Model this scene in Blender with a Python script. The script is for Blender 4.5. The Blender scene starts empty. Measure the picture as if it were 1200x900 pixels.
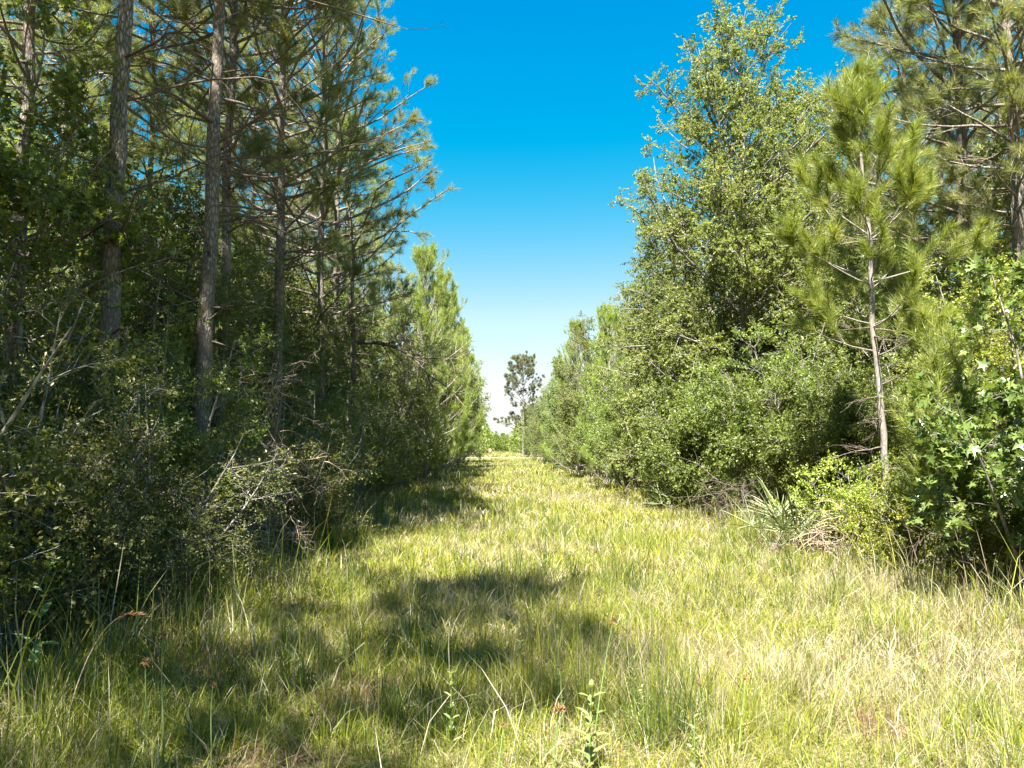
import bpy, math
import numpy as np
from mathutils import Matrix, Vector

SC = bpy.context.scene
COL = SC.collection
rad = math.radians
CAM_Z = 1.6
F = 900.0                                   # focal length in photo pixels
def X(px, Y):                               # lane-aligned x of something seen at column px, Y metres away
    return (px - 587.0) / F * Y

# ------------------------------------------------------------------ numpy helpers
def nrm(v):
    return v / np.maximum(np.linalg.norm(v, axis=-1, keepdims=True), 1e-9)
def perp(t, rng):
    r = rng.normal(size=t.shape)
    return nrm(np.cross(t, r))
def vnoise(x, y, seed, s):
    """smooth value noise 0..1 on a lattice of cell size s"""
    g = np.random.default_rng(seed).random((256, 256))
    x = x / s + 1000.3; y = y / s + 1000.7
    i = np.floor(x).astype(int); j = np.floor(y).astype(int)
    fx = x - i; fy = y - j
    fx = fx * fx * (3 - 2 * fx); fy = fy * fy * (3 - 2 * fy)
    a = g[i % 256, j % 256]; b = g[(i + 1) % 256, j % 256]
    c = g[i % 256, (j + 1) % 256]; d = g[(i + 1) % 256, (j + 1) % 256]
    return (a * (1 - fx) + b * fx) * (1 - fy) + (c * (1 - fx) + d * fx) * fy

def poly(st, d, L, n, wob, up, rng):
    """N polylines of n segments from st along d, length L (N,), wobbling, bending by up per segment"""
    N = len(st)
    pts = [st]; d = nrm(d)
    up = np.broadcast_to(np.asarray(up, float).reshape(-1, 1), (N, 1)) * np.array([[0, 0, 1.0]])
    for i in range(n):
        d = nrm(d + rng.normal(0, wob, (N, 3)) + up)
        pts.append(pts[-1] + d * (L / n)[:, None])
    return np.stack(pts, 1)
def along(P, idx, s):
    n = P.shape[1] - 1
    f = np.clip(s, 0, .9999) * n
    k = f.astype(int); t = (f - k)[:, None]
    a = P[idx, k]; b = P[idx, k + 1]
    return a * (1 - t) + b * t, nrm(b - a)
def pick(w, n, rng):
    """n parent indices, longer parents more often"""
    return np.sort(rng.choice(len(w), n, p=w / w.sum()))
def lens(P):
    return np.linalg.norm(np.diff(P, axis=1), axis=2).sum(1)

class MB:
    def __init__(s):
        s.V = []; s.F = {3: [], 4: []}; s.T = []; s.D = []; s.n = 0
    def add(s, V, faces, tint=.5, dry=0.):
        """V (N,K,3); faces = template index tuples; tint (N,) per copy"""
        N, K = V.shape[:2]
        base = s.n + np.arange(N)[:, None] * K
        for k in (3, 4):
            f = [q for q in faces if len(q) == k]
            if f:
                a = np.array(f)
                s.F[k].append((base[:, :, None] + a[None]).reshape(-1, k))
        s.V.append(V.reshape(-1, 3))
        s.T.append(np.repeat(np.broadcast_to(np.asarray(tint, float), (N,)), K))
        s.D.append(np.repeat(np.broadcast_to(np.asarray(dry, float), (N,)), K))
        s.n += N * K
    def tubes(s, P, R, sides=5, tint=.5, cap=False):
        N, n1 = P.shape[:2]
        R = np.broadcast_to(R, (N, n1))
        t = np.gradient(P, axis=1); t = nrm(t)
        d0 = nrm(P[:, -1] - P[:, 0])
        ref = np.where(np.abs(d0[:, 2:3]) > .8, np.array([[1., 0, 0]]), np.array([[0, 0, 1.]]))
        u = nrm(np.cross(t, ref[:, None])); v = np.cross(t, u)
        a = np.linspace(0, 2 * math.pi, sides, endpoint=False)
        V = P[:, :, None] + R[:, :, None, None] * (np.cos(a)[None, None, :, None] * u[:, :, None] + np.sin(a)[None, None, :, None] * v[:, :, None])
        fc = []
        for i in range(n1 - 1):
            for j in range(sides):
                k = (j + 1) % sides
                fc.append((i * sides + j, i * sides + k, (i + 1) * sides + k, (i + 1) * sides + j))
        s.add(V.reshape(N, n1 * sides, 3), fc, tint)
    def leaves(s, pos, d, nor, size, tmpl, faces, tint, dry=0., width=1.):
        d = nrm(d); x = nrm(np.cross(d, nor)); n2 = np.cross(x, d)
        t = np.asarray(tmpl, float)
        sz = np.asarray(size, float).reshape(-1, 1, 1); w = np.asarray(width, float).reshape(-1, 1, 1)
        V = pos[:, None] + sz * (w * t[None, :, 0:1] * x[:, None] + t[None, :, 1:2] * d[:, None] + t[None, :, 2:3] * n2[:, None])
        s.add(V, faces, tint, dry)
    def mesh(s, name, mat, smooth=False):
        me = bpy.data.meshes.new(name)
        V = np.concatenate(s.V).astype(np.float32)
        me.vertices.add(len(V)); me.vertices.foreach_set('co', V.ravel())
        loops = []; starts = []; off = 0
        for k in (3, 4):
            if s.F[k]:
                f = np.concatenate(s.F[k]); loops.append(f.ravel())
                starts.append(off + np.arange(len(f)) * k); off += f.size
        loops = np.concatenate(loops).astype(np.int32); starts = np.concatenate(starts).astype(np.int32)
        me.loops.add(len(loops)); me.loops.foreach_set('vertex_index', loops)
        me.polygons.add(len(starts)); me.polygons.foreach_set('loop_start', starts)
        if smooth:
            me.polygons.foreach_set('use_smooth', np.ones(len(starts), bool))
        a = me.attributes.new('tint', 'FLOAT', 'POINT'); a.data.foreach_set('value', np.concatenate(s.T).astype(np.float32))
        a = me.attributes.new('dry', 'FLOAT', 'POINT'); a.data.foreach_set('value', np.concatenate(s.D).astype(np.float32))
        me.update(calc_edges=True)
        me.materials.append(mat)
        return me

# ------------------------------------------------------------------ materials
def newmat(name):
    m = bpy.data.materials.new(name); m.use_nodes = True
    nt = m.node_tree; nt.nodes.clear()
    return m, nt, nt.nodes.new('ShaderNodeOutputMaterial')
def ramp(nt, stops, fac=None):
    r = nt.nodes.new('ShaderNodeValToRGB'); e = r.color_ramp.elements
    while len(e) < len(stops): e.new(.5)
    for k, (p, c) in zip(e, stops): k.position = p; k.color = (*c, 1)
    if fac is not None: nt.links.new(fac, r.inputs[0])
    return r.outputs[0]
def attr(nt, name):
    a = nt.nodes.new('ShaderNodeAttribute'); a.attribute_name = name
    return a.outputs['Fac']
def math_n(nt, op, a, b):
    m = nt.nodes.new('ShaderNodeMath'); m.operation = op
    for i, q in enumerate((a, b)):
        if hasattr(q, 'links'): nt.links.new(q, m.inputs[i])
        else: m.inputs[i].default_value = q
    return m.outputs[0]
def leafmat(name, stops, trans=.35, rough=.5, spec=.4, dry=None, tcol=(1.25, 1.3, .55), var=.22):
    m, nt, out = newmat(name); L = nt.links
    c = ramp(nt, stops, attr(nt, 'tint'))
    if dry:
        mx = nt.nodes.new('ShaderNodeMix'); mx.data_type = 'RGBA'
        L.new(attr(nt, 'dry'), mx.inputs[0]); L.new(c, mx.inputs[6]); L.new(ramp(nt, dry, attr(nt, 'tint')), mx.inputs[7])
        c = mx.outputs[2]
    oi = nt.nodes.new('ShaderNodeObjectInfo')
    hs = nt.nodes.new('ShaderNodeHueSaturation')
    L.new(math_n(nt, 'ADD', math_n(nt, 'MULTIPLY', oi.outputs['Random'], .03), .485), hs.inputs['Hue'])
    L.new(math_n(nt, 'ADD', math_n(nt, 'MULTIPLY', oi.outputs['Random'], var * 2), 1 - var), hs.inputs['Value'])
    L.new(c, hs.inputs['Color']); c = hs.outputs[0]
    p = nt.nodes.new('ShaderNodeBsdfPrincipled')
    L.new(c, p.inputs['Base Color']); p.inputs['Roughness'].default_value = rough
    p.inputs['Specular IOR Level'].default_value = spec
    t = nt.nodes.new('ShaderNodeBsdfTranslucent')
    tm = nt.nodes.new('ShaderNodeMix'); tm.data_type = 'RGBA'; tm.blend_type = 'MULTIPLY'; tm.inputs[0].default_value = 1
    tm.clamp_result = False
    L.new(c, tm.inputs[6]); tm.inputs[7].default_value = (*tcol, 1); L.new(tm.outputs[2], t.inputs['Color'])
    mx = nt.nodes.new('ShaderNodeMixShader'); mx.inputs[0].default_value = trans
    L.new(p.outputs[0], mx.inputs[1]); L.new(t.outputs[0], mx.inputs[2]); L.new(mx.outputs[0], out.inputs[0])
    return m
def barkmat(name, dark, light, red=None, sx=14, sz=3.2, bump=.9, dist=.03):
    m, nt, out = newmat(name); L = nt.links
    tc = nt.nodes.new('ShaderNodeTexCoord'); mp = nt.nodes.new('ShaderNodeMapping')
    mp.inputs['Scale'].default_value = (sx, sx, sz); L.new(tc.outputs['Object'], mp.inputs[0])
    n1 = nt.nodes.new('ShaderNodeTexNoise'); n1.inputs['Scale'].default_value = 1.3; n1.inputs['Detail'].default_value = 4
    n1.inputs['Distortion'].default_value = .6
    L.new(mp.outputs[0], n1.inputs['Vector'])
    vo = nt.nodes.new('ShaderNodeTexVoronoi'); vo.feature = 'DISTANCE_TO_EDGE'; vo.inputs['Scale'].default_value = 1.
    L.new(mp.outputs[0], vo.inputs['Vector'])
    n2 = nt.nodes.new('ShaderNodeTexNoise'); n2.inputs['Scale'].default_value = 1.1; n2.inputs['Detail'].default_value = 3
    L.new(tc.outputs['Object'], n2.inputs['Vector'])
    e = math_n(nt, 'MULTIPLY', vo.outputs['Distance'], 2.2)
    f = math_n(nt, 'MULTIPLY', math_n(nt, 'MINIMUM', e, 1.), n1.outputs[0])
    c = ramp(nt, [(.0, dark), (.22, tuple((a + b) / 2 for a, b in zip(dark, light))), (.6, light)], f)
    if red:
        mx = nt.nodes.new('ShaderNodeMix'); mx.data_type = 'RGBA'
        L.new(ramp(nt, [(.4, (0, 0, 0)), (.65, (.8, .8, .8))], n2.outputs[0]), mx.inputs[0])
        L.new(c, mx.inputs[6]); mx.inputs[7].default_value = (*red, 1); c = mx.outputs[2]
    p = nt.nodes.new('ShaderNodeBsdfPrincipled'); p.inputs['Roughness'].default_value = .9; p.inputs['Specular IOR Level'].default_value = .15
    L.new(c, p.inputs['Base Color'])
    b = nt.nodes.new('ShaderNodeBump'); b.inputs['Strength'].default_value = bump; b.inputs['Distance'].default_value = dist
    L.new(f, b.inputs['Height']); L.new(b.outputs[0], p.inputs['Normal'])
    L.new(p.outputs[0], out.inputs[0])
    return m
def plain(name, col, rough=.8):
    m, nt, out = newmat(name)
    p = nt.nodes.new('ShaderNodeBsdfPrincipled'); p.inputs['Roughness'].default_value = rough
    n = nt.nodes.new('ShaderNodeTexNoise'); n.inputs['Scale'].default_value = 9; n.inputs['Detail'].default_value = 4
    nt.links.new(ramp(nt, [(.3, tuple(c * .75 for c in col)), (.7, tuple(min(1, c * 1.2) for c in col))], n.outputs[0]), p.inputs['Base Color'])
    nt.links.new(p.outputs[0], out.inputs[0])
    return m

M = {}
M['bark_pine'] = barkmat('pine bark', (.05, .044, .039), (.36, .335, .305), red=(.17, .13, .105), sx=26, sz=8, dist=.025)
M['bark_young'] = barkmat('young pine bark', (.11, .10, .09), (.33, .315, .29), red=(.21, .175, .15), sx=30, sz=8, dist=.008)
M['bark_grey'] = barkmat('grey bark', (.10, .09, .08), (.34, .32, .29), sx=16, sz=4, bump=.5, dist=.012)
M['deadwood'] = barkmat('dead wood', (.07, .055, .045), (.20, .165, .14), sx=20, sz=20, bump=.4, dist=.01)
M['palewood'] = barkmat('bleached twigs', (.24, .175, .13), (.47, .37, .30), sx=20, sz=20, bump=.3, dist=.01)
M['needle'] = leafmat('pine needles', [(0, (.115, .135, .05)), (.55, (.20, .22, .08)), (.88, (.29, .29, .115)), (1, (.36, .26, .14))], trans=.45, rough=.42, spec=.5)
M['needle_young'] = leafmat('bright pine needles', [(0, (.13, .185, .034)), (.6, (.235, .29, .058)), (1, (.37, .39, .10))], trans=.42, rough=.42, spec=.5)
M['needle_haze'] = leafmat('haze tinted far needles', [(0, (.13, .145, .10)), (1, (.26, .28, .19))], trans=.4)  # distance haze put into the needle colour, paler and greyer
M['oak'] = leafmat('oak leaves', [(0, (.105, .145, .036)), (.5, (.195, .238, .062)), (.85, (.29, .32, .105)), (1, (.44, .43, .23))], trans=.48, rough=.46, spec=.42)
M['shrub'] = leafmat('shrub leaves', [(0, (.085, .125, .030)), (.6, (.165, .215, .052)), (.93, (.26, .31, .09)), (1, (.41, .40, .19))], trans=.46, rough=.44, spec=.45)
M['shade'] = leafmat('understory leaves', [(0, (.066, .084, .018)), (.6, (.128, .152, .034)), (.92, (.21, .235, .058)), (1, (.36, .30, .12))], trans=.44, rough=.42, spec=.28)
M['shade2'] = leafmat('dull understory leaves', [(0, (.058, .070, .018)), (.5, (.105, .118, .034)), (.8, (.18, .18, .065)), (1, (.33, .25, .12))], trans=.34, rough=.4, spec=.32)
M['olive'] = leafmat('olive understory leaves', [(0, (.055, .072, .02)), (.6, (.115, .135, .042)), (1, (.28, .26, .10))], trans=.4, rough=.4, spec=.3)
M['bright'] = leafmat('bright leaves', [(0, (.085, .125, .022)), (.6, (.14, .19, .034)), (1, (.28, .33, .07))], trans=.42, rough=.38)
M['star'] = leafmat('sweetgum leaves', [(0, (.065, .11, .028)), (.6, (.12, .175, .04)), (1, (.25, .30, .09))], trans=.3, rough=.3, spec=.55)
M['yellow'] = leafmat('yellow green leaves', [(0, (.14, .18, .028)), (.6, (.25, .29, .05)), (1, (.40, .40, .10))], trans=.38, rough=.4)
M['palm'] = leafmat('palmetto blades', [(0, (.11, .145, .065)), (.7, (.20, .24, .12)), (1, (.34, .33, .21))], trans=.2, rough=.5, spec=.3)
M['grass'] = leafmat('grass blades',
    [(0, (0.039, 0.069, 0.014)), (.18, (0.077, 0.116, 0.017)), (.5, (0.172, 0.202, 0.024)), (.8, (0.258, 0.271, 0.034)), (1, (0.327, 0.310, 0.052))], trans=.36, rough=.5, spec=.3,
    dry=[(0, (.14, .075, .04)), (.1, (.18, .125, .07)), (.2, (.25, .205, .13)), (.6, (.33, .29, .20)), (1, (.46, .425, .34))], var=0)
M['weed'] = leafmat('weed leaves', [(0, (.14, .21, .06)), (.6, (.26, .34, .12)), (1, (.42, .46, .22))], trans=.3, rough=.45)
M['rust'] = leafmat('seed heads', [(0, (.13, .07, .04)), (1, (.30, .17, .085))], trans=.15, rough=.8, spec=.1)

# ------------------------------------------------------------------ templates
LEAF = ([(0, 0, 0), (.25, .32, .06), (.21, .68, .05), (0, 1, -.06), (-.21, .68, .05), (-.25, .32, .06), (0, .5, -.02)],
        [(0, 1, 6), (1, 2, 6), (2, 3, 6), (3, 4, 6), (4, 5, 6), (5, 0, 6)])
LEAFQ = ([(0, 0, 0), (.25, .45, .07), (0, 1, -.05), (-.25, .45, .07)], [(0, 1, 2), (0, 2, 3)])
_st = [(0, .30, .0)]
for _k in range(11):
    _a = -math.pi / 2 + (_k - 0) * 2 * math.pi / 11 if False else 0
STAR_P = [(0, 0), (.12, .17), (.42, .02), (.22, .30), (.52, .52), (.15, .52), (0, 1.0), (-.15, .52), (-.52, .52), (-.22, .30), (-.42, .02), (-.12, .17)]
STAR = ([(0, .32, -.03)] + [(x, y, .05 * abs(x) * 2 - .1 * max(0, y - .6)) for x, y in STAR_P], [(0, 1 + i, 1 + (i + 1) % 12) for i in range(12)])
NEEDLE = ([(-.5, 0, 0), (.5, 0, 0), (0, 1, 0)], [(0, 1, 2)])

def leafcloud(mb, P, per, size, rng, tmpl=LEAFQ, spread=.5, upn=.75, droop=.15, tip=.15, width=1., out=None):
    """leaves along twig polylines P: per leaves each, alternating round the twig, blades facing mostly up and outward"""
    N = len(P); idx = np.repeat(np.arange(N), per)
    s = rng.uniform(tip, 1.0, N * per)
    pos, t = along(P, idx, s)
    side = perp(t, rng)
    d = nrm(t * (1 - spread) + side * spread * 1.4 + np.array([0, 0, -droop]))
    n = nrm(np.array([0, 0, upn]) + rng.normal(0, .45, pos.shape))
    sz = size * rng.uniform(.55, 1.2, len(pos))
    base = rng.random(N)                       # a twig's leaves resemble each other
    tint = np.clip(.45 * base[idx] + .55 * rng.random(len(idx)), 0, 1)
    mb.leaves(pos, d, n, sz, tmpl[0], tmpl[1], tint, width=width)
def needles(mb, pos, d, per, length, rng, w=.006, ang=(.25, 1.15), run=.14):
    """needle brushes: per needles round each shoot tip pos pointing along d"""
    N = len(pos); idx = np.repeat(np.arange(N), per)
    t = d[idx]; s = rng.random(len(idx))
    p = pos[idx] - t * (run * (1 - s))[:, None]
    a = rng.uniform(*ang, len(idx)) * (1.15 - .5 * s)
    pr = perp(t, rng)
    nd = nrm(t * np.cos(a)[:, None] + pr * np.sin(a)[:, None] + np.array([0, 0, -.08]))
    L = length * rng.uniform(.7, 1.15, len(idx))
    base = rng.random(N)
    tint = np.clip(.6 * base[idx] + .4 * rng.random(len(idx)), 0, 1)
    mb.leaves(p, nd, rng.normal(size=p.shape), L, NEEDLE[0], NEEDLE[1], tint, width=w / L)

# ------------------------------------------------------------------ plant builders: each returns [(part name, mesh)]
def trunk_line(H, rng, wob=.02, n=26, lean=(0, 0)):
    z = np.linspace(0, 1, n + 1)
    w = np.cumsum(rng.normal(0, wob, (n + 1, 2)), 0); w -= w[0]
    w[:, 0] += lean[0] * H * z; w[:, 1] += lean[1] * H * z
    return np.concatenate([w, (z * H - .12 * (1 - z))[:, None]], 1)[None]
def trunk_mesh(P, r0, rtip, rng, sides=12, flare=.35, p=.85):
    n1 = P.shape[1]; z = np.linspace(0, 1, n1)
    R = rtip + (r0 - rtip) * (1 - z) ** p + r0 * flare * np.exp(-z * 26)
    return R * (1 + rng.normal(0, .03, n1))

def pine(seed, H=14., crown=.42, r0=.15, blen=2.5, dead=34, mat='needle', per=34, nl=.2, lean=(0, 0), sec=7, bark='bark_pine', up=.05, whorl=.42, topang=45, deadlen=1.9,
         env=None, third=2, run=.2, kw=(3, 6), ang=(.3, 1.2), rough=.10, nw=.0065, limb=1.):
    rng = np.random.default_rng(seed)
    T = trunk_line(H, rng, .018, lean=lean)
    tb = MB(); tb.tubes(T, trunk_mesh(T, r0, .015, rng)[None], 14)
    # dead snag limbs low on the stem
    db = MB()
    if dead:
        z = rng.uniform(.10, crown + .06, dead) ** 1.0
        st, _ = along(T, np.zeros(dead, int), z)
        az = rng.uniform(0, 2 * math.pi, dead); el = rng.normal(.12, .22, dead)
        d = np.stack([np.cos(az) * np.cos(el), np.sin(az) * np.cos(el), np.sin(el)], 1)
        L = deadlen * rng.uniform(.35, 1.25, dead) * (.55 + z)
        P = poly(st, d, L, 7, .09, -.035, rng)
        db.tubes(P, np.linspace(.021, .004, 8)[None] * (L / 1.6)[:, None] ** .6, 5)
        k = 6; idx = np.repeat(np.arange(dead), k); s = rng.uniform(.25, 1, len(idx))
        q, t = along(P, idx, s); dd = nrm(t * .75 + perp(t, rng) * .75)
        P2 = poly(q, dd, L[idx] * rng.uniform(.12, .42, len(idx)), 4, .16, -.03, rng)
        db.tubes(P2, np.linspace(.006, .0022, 5)[None], 3)
        idx = np.repeat(np.arange(len(P2)), 2); q, t = along(P2, idx, rng.uniform(.3, 1, len(idx)))
        P3 = poly(q, nrm(t + perp(t, rng) * .8), rng.uniform(.08, .3, len(idx)), 2, .15, -.02, rng)
        db.tubes(P3, np.linspace(.003, .0016, 3)[None], 3)
    # live crown in whorls
    zs = []; az = []
    zz = crown * H; a0 = rng.uniform(0, 6)
    while zz < H * .985:
        k = rng.integers(*kw)
        for j in range(k):
            zs.append(zz + rng.normal(0, .05)); az.append(a0 + j * 2 * math.pi / k + rng.normal(0, .25))
        zz += whorl * rng.uniform(.7, 1.3) * (1 if zz < H * .85 else .7); a0 += 1.1
    zs = np.array(zs); az = np.array(az); n = len(zs)
    f = (zs / H - crown) / (1 - crown)
    st, _ = along(T, np.zeros(n, int), zs / H)
    e0 = np.interp(f, [0, .12, .4, .65, .85, 1], [.55, .85, 1, .9, .62, .3]) if env is None else np.interp(f, *env)
    L = blen * e0 * rng.uniform(.6, 1.15, n)
    el = np.radians(8 + (topang - 2) * f + rng.normal(0, 8, n))
    d = np.stack([np.cos(az) * np.cos(el), np.sin(az) * np.cos(el), np.sin(el)], 1)
    B = poly(st, d, L, 7, rough, up, rng)
    lb = MB(); lb.tubes(B, np.linspace(1, .25, 8)[None] * limb * (.008 + .012 * L)[:, None], 5)
    idx = pick(L, n * sec, rng); s = rng.uniform(.22, .98, len(idx)) ** .8
    q, t = along(B, idx, s); dd = nrm(t * .7 + perp(t, rng) * np.array([1, 1, .5]) * .75 + np.array([0, 0, .15]))
    L2 = np.maximum(L[idx] * (1.05 - s) * rng.uniform(.35, .75, len(idx)), .22)
    B2 = poly(q, dd, L2, 4, .1, up * 1.3, rng)
    lb.tubes(B2, np.linspace(.008, .004, 5)[None], 3)
    idx2 = np.repeat(np.arange(len(B2)), third); s2 = rng.uniform(.45, .95, len(idx2))
    q2, t2 = along(B2, idx2, s2); d2 = nrm(t2 * .8 + perp(t2, rng) * .6 + np.array([0, 0, .2]))
    B3 = poly(q2, d2, rng.uniform(.12, .32, len(idx2)), 2, .08, up, rng)
    lb.tubes(B3, np.linspace(.005, .003, 3)[None], 3)
    tips = np.concatenate([B[:, -1], B2[:, -1], B3[:, -1], T[:, -1]])
    dirs = np.concatenate([nrm(B[:, -1] - B[:, -2]), nrm(B2[:, -1] - B2[:, -2]), nrm(B3[:, -1] - B3[:, -2]), np.array([[0, 0, 1.]])])
    cb = MB(); needles(cb, tips, dirs, per, nl, rng, w=nw, ang=ang, run=run)
    out = [('trunk', tb.mesh('pine_trunk', M[bark], True)), ('branches', lb.mesh('pine_branches', M[bark])), ('crown', cb.mesh('pine_crown', M[mat]))]
    if dead: out.append(('dead_branches', db.mesh('pine_dead_branches', M['deadwood'])))
    return out

def broad(seed, H, env, z0=.12, r0=.12, n1=60, n2=9, n3=6, per=9, leaf=.075, mat='oak', tmpl=LEAFQ, bark='bark_grey', el=(5, 55), lean=(0, 0), twig=.34,
          upn=.75, droop=.15, wob=.10, up=.03, width=1., bare=0, wobt=.05):
    """tree with a central leader; env(f) = crown radius at height fraction f"""
    rng = np.random.default_rng(seed)
    T = trunk_line(H, rng, wobt, lean=lean)
    tb = MB(); tb.tubes(T, trunk_mesh(T, r0, .008, rng)[None], 12)
    ff = np.linspace(z0, .99, 400); wt = np.array([env(q) for q in ff]) ** .45
    f = np.sort(ff[rng.choice(400, n1, p=wt / wt.sum())] + rng.normal(0, .004, n1)).clip(z0, .99)
    st, _ = along(T, np.zeros(n1, int), f)
    az = np.arange(n1) * 2.39996 + rng.normal(0, .5, n1)
    e = np.radians(el[0] + (el[1] - el[0]) * (f - z0) / (1 - z0) + rng.normal(0, 11, n1))
    L = np.array([env(q) for q in f]) / np.maximum(np.cos(e), .62) * rng.uniform(.6, 1.0, n1)
    L = np.maximum(L, .3)
    d = np.stack([np.cos(az) * np.cos(e), np.sin(az) * np.cos(e), np.sin(e)], 1)
    B = poly(st, d, L, 7, wob, up, rng)
    br = np.minimum(.006 + .008 * L, r0 * .5)
    tb.tubes(B, np.linspace(1, .25, 8)[None] * br[:, None], 6)
    idx = pick(L, n1 * n2, rng); s = rng.uniform(.15, 1, len(idx)) ** .8
    q, t = along(B, idx, s)
    L2 = np.maximum(L[idx] * (1.1 - s) * rng.uniform(.3, .7, len(idx)), .25)
    B2 = poly(q, nrm(t * .7 + perp(t, rng) * .8), L2, 4, wob * 1.3, up * .7, rng)
    tb.tubes(B2, np.linspace(.009, .004, 5)[None] * np.sqrt(L2)[:, None], 4)
    idx = pick(L2, len(B2) * n3, rng); s = rng.uniform(.2, 1, len(idx))
    q, t = along(B2, idx, s)
    B3 = poly(q, nrm(t * .7 + perp(t, rng) * .8), twig * rng.uniform(.5, 1.3, len(idx)), 2, .15, 0, rng)
    tb.tubes(B3, np.linspace(.0035, .0018, 3)[None], 3)
    cb = MB()
    keep = B3[:, -1, 2] > .05
    B3 = B3[keep]
    leafcloud(cb, B3, per, leaf, rng, tmpl, upn=upn, droop=droop, width=width)
    leafcloud(cb, B2, max(3, per // 2), leaf, rng, tmpl, upn=upn, droop=droop, width=width, tip=.6)
    return [('trunk', tb.mesh('tree_trunk', M[bark], False)), ('crown', cb.mesh('tree_crown', M[mat]))]

def shrub(seed, H, R, stems=9, n1=13, n2=7, n3=5, per=8, leaf=.05, mat='shrub', bark='bark_grey', tmpl=LEAFQ, tw=.24, low=.15, upn=.7, width=1., top=.5, lean=(0, 0)):
    """many stems fanning from the base, leafy to near the ground"""
    rng = np.random.default_rng(seed)
    az = np.arange(stems) * 2.39996 + rng.normal(0, .4, stems)
    sp = np.sqrt((np.arange(stems) + .5) / stems)
    out = np.arctan2(R * sp * .95, H * (1 - .35 * sp ** 2))
    d = np.stack([np.cos(az) * np.sin(out) + lean[0], np.sin(az) * np.sin(out) + lean[1], np.cos(out)], 1)
    st = np.stack([np.cos(az) * .12 * sp, np.sin(az) * .12 * sp, -.05 * np.ones(stems)], 1) * min(1, R)
    L = np.hypot(R * sp, H * (1 - .35 * sp ** 2)) * rng.uniform(.8, 1.1, stems)
    S = poly(st, d, L, 9, .06, .02, rng)
    tb = MB(); tb.tubes(S, np.linspace(1, .2, 10)[None] * (.006 + .008 * L)[:, None], 6)
    idx = np.repeat(np.arange(stems), n1); s = rng.uniform(low, 1, len(idx))
    q, t = along(S, idx, s)
    L1 = np.maximum(R * .75 * (1.15 - s * .8) * rng.uniform(.45, 1.1, len(idx)), .18)
    hz = perp(t, rng) * np.array([1, 1, .45])
    B = poly(q, nrm(t * .45 + nrm(hz) * .9), L1, 5, .13, .02, rng)
    tb.tubes(B, np.linspace(.008, .003, 6)[None] * np.sqrt(L1)[:, None], 4)
    idx = pick(L1, len(B) * n2, rng); s = rng.uniform(.15, 1, len(idx))
    q, t = along(B, idx, s)
    L2 = np.maximum(L1[idx] * (1.1 - s) * rng.uniform(.3, .7, len(idx)), .14)
    B2 = poly(q, nrm(t * .7 + perp(t, rng) * .8), L2, 3, .15, .01, rng)
    tb.tubes(B2, np.linspace(.004, .002, 4)[None], 3)
    idx = pick(L2, len(B2) * n3, rng); s = rng.uniform(.2, 1, len(idx))
    q, t = along(B2, idx, s)
    B3 = poly(q, nrm(t * .7 + perp(t, rng) * .8), tw * rng.uniform(.5, 1.3, len(idx)), 2, .15, 0, rng)
    B3 = B3[B3[:, :, 2].min(1) > .04]
    cb = MB(); leafcloud(cb, B3, per, leaf, rng, tmpl, upn=upn, width=width)
    leafcloud(cb, B2[B2[:, :, 2].min(1) > .04], 3, leaf, rng, tmpl, upn=upn, width=width, tip=.5)
    return [('stems', tb.mesh('shrub_stems', M[bark])), ('foliage', cb.mesh('shrub_foliage', M[mat]))]

# ------------------------------------------------------------------ scene objects
def place(parts, name, x, y, label, cat, group=None, rz=0., s=1., sz=None, tilt=(0, 0)):
    e = bpy.data.objects.new(name, None); COL.objects.link(e)
    e.empty_display_size = .3
    e.location = (x, y, 0); e.rotation_euler = (tilt[0], tilt[1], rz); e.scale = (s, s, sz or s)
    e['label'] = label; e['category'] = cat
    if group: e['group'] = group
    for pn, me in parts:
        o = bpy.data.objects.new(pn, me); COL.objects.link(o); o.parent = e
    return e
def single(name, me, label=None, cat=None, kind=None, loc=(0, 0, 0)):
    o = bpy.data.objects.new(name, me); COL.objects.link(o); o.location = loc
    if label: o['label'] = label
    if cat: o['category'] = cat
    if kind: o['kind'] = kind
    return o

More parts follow.
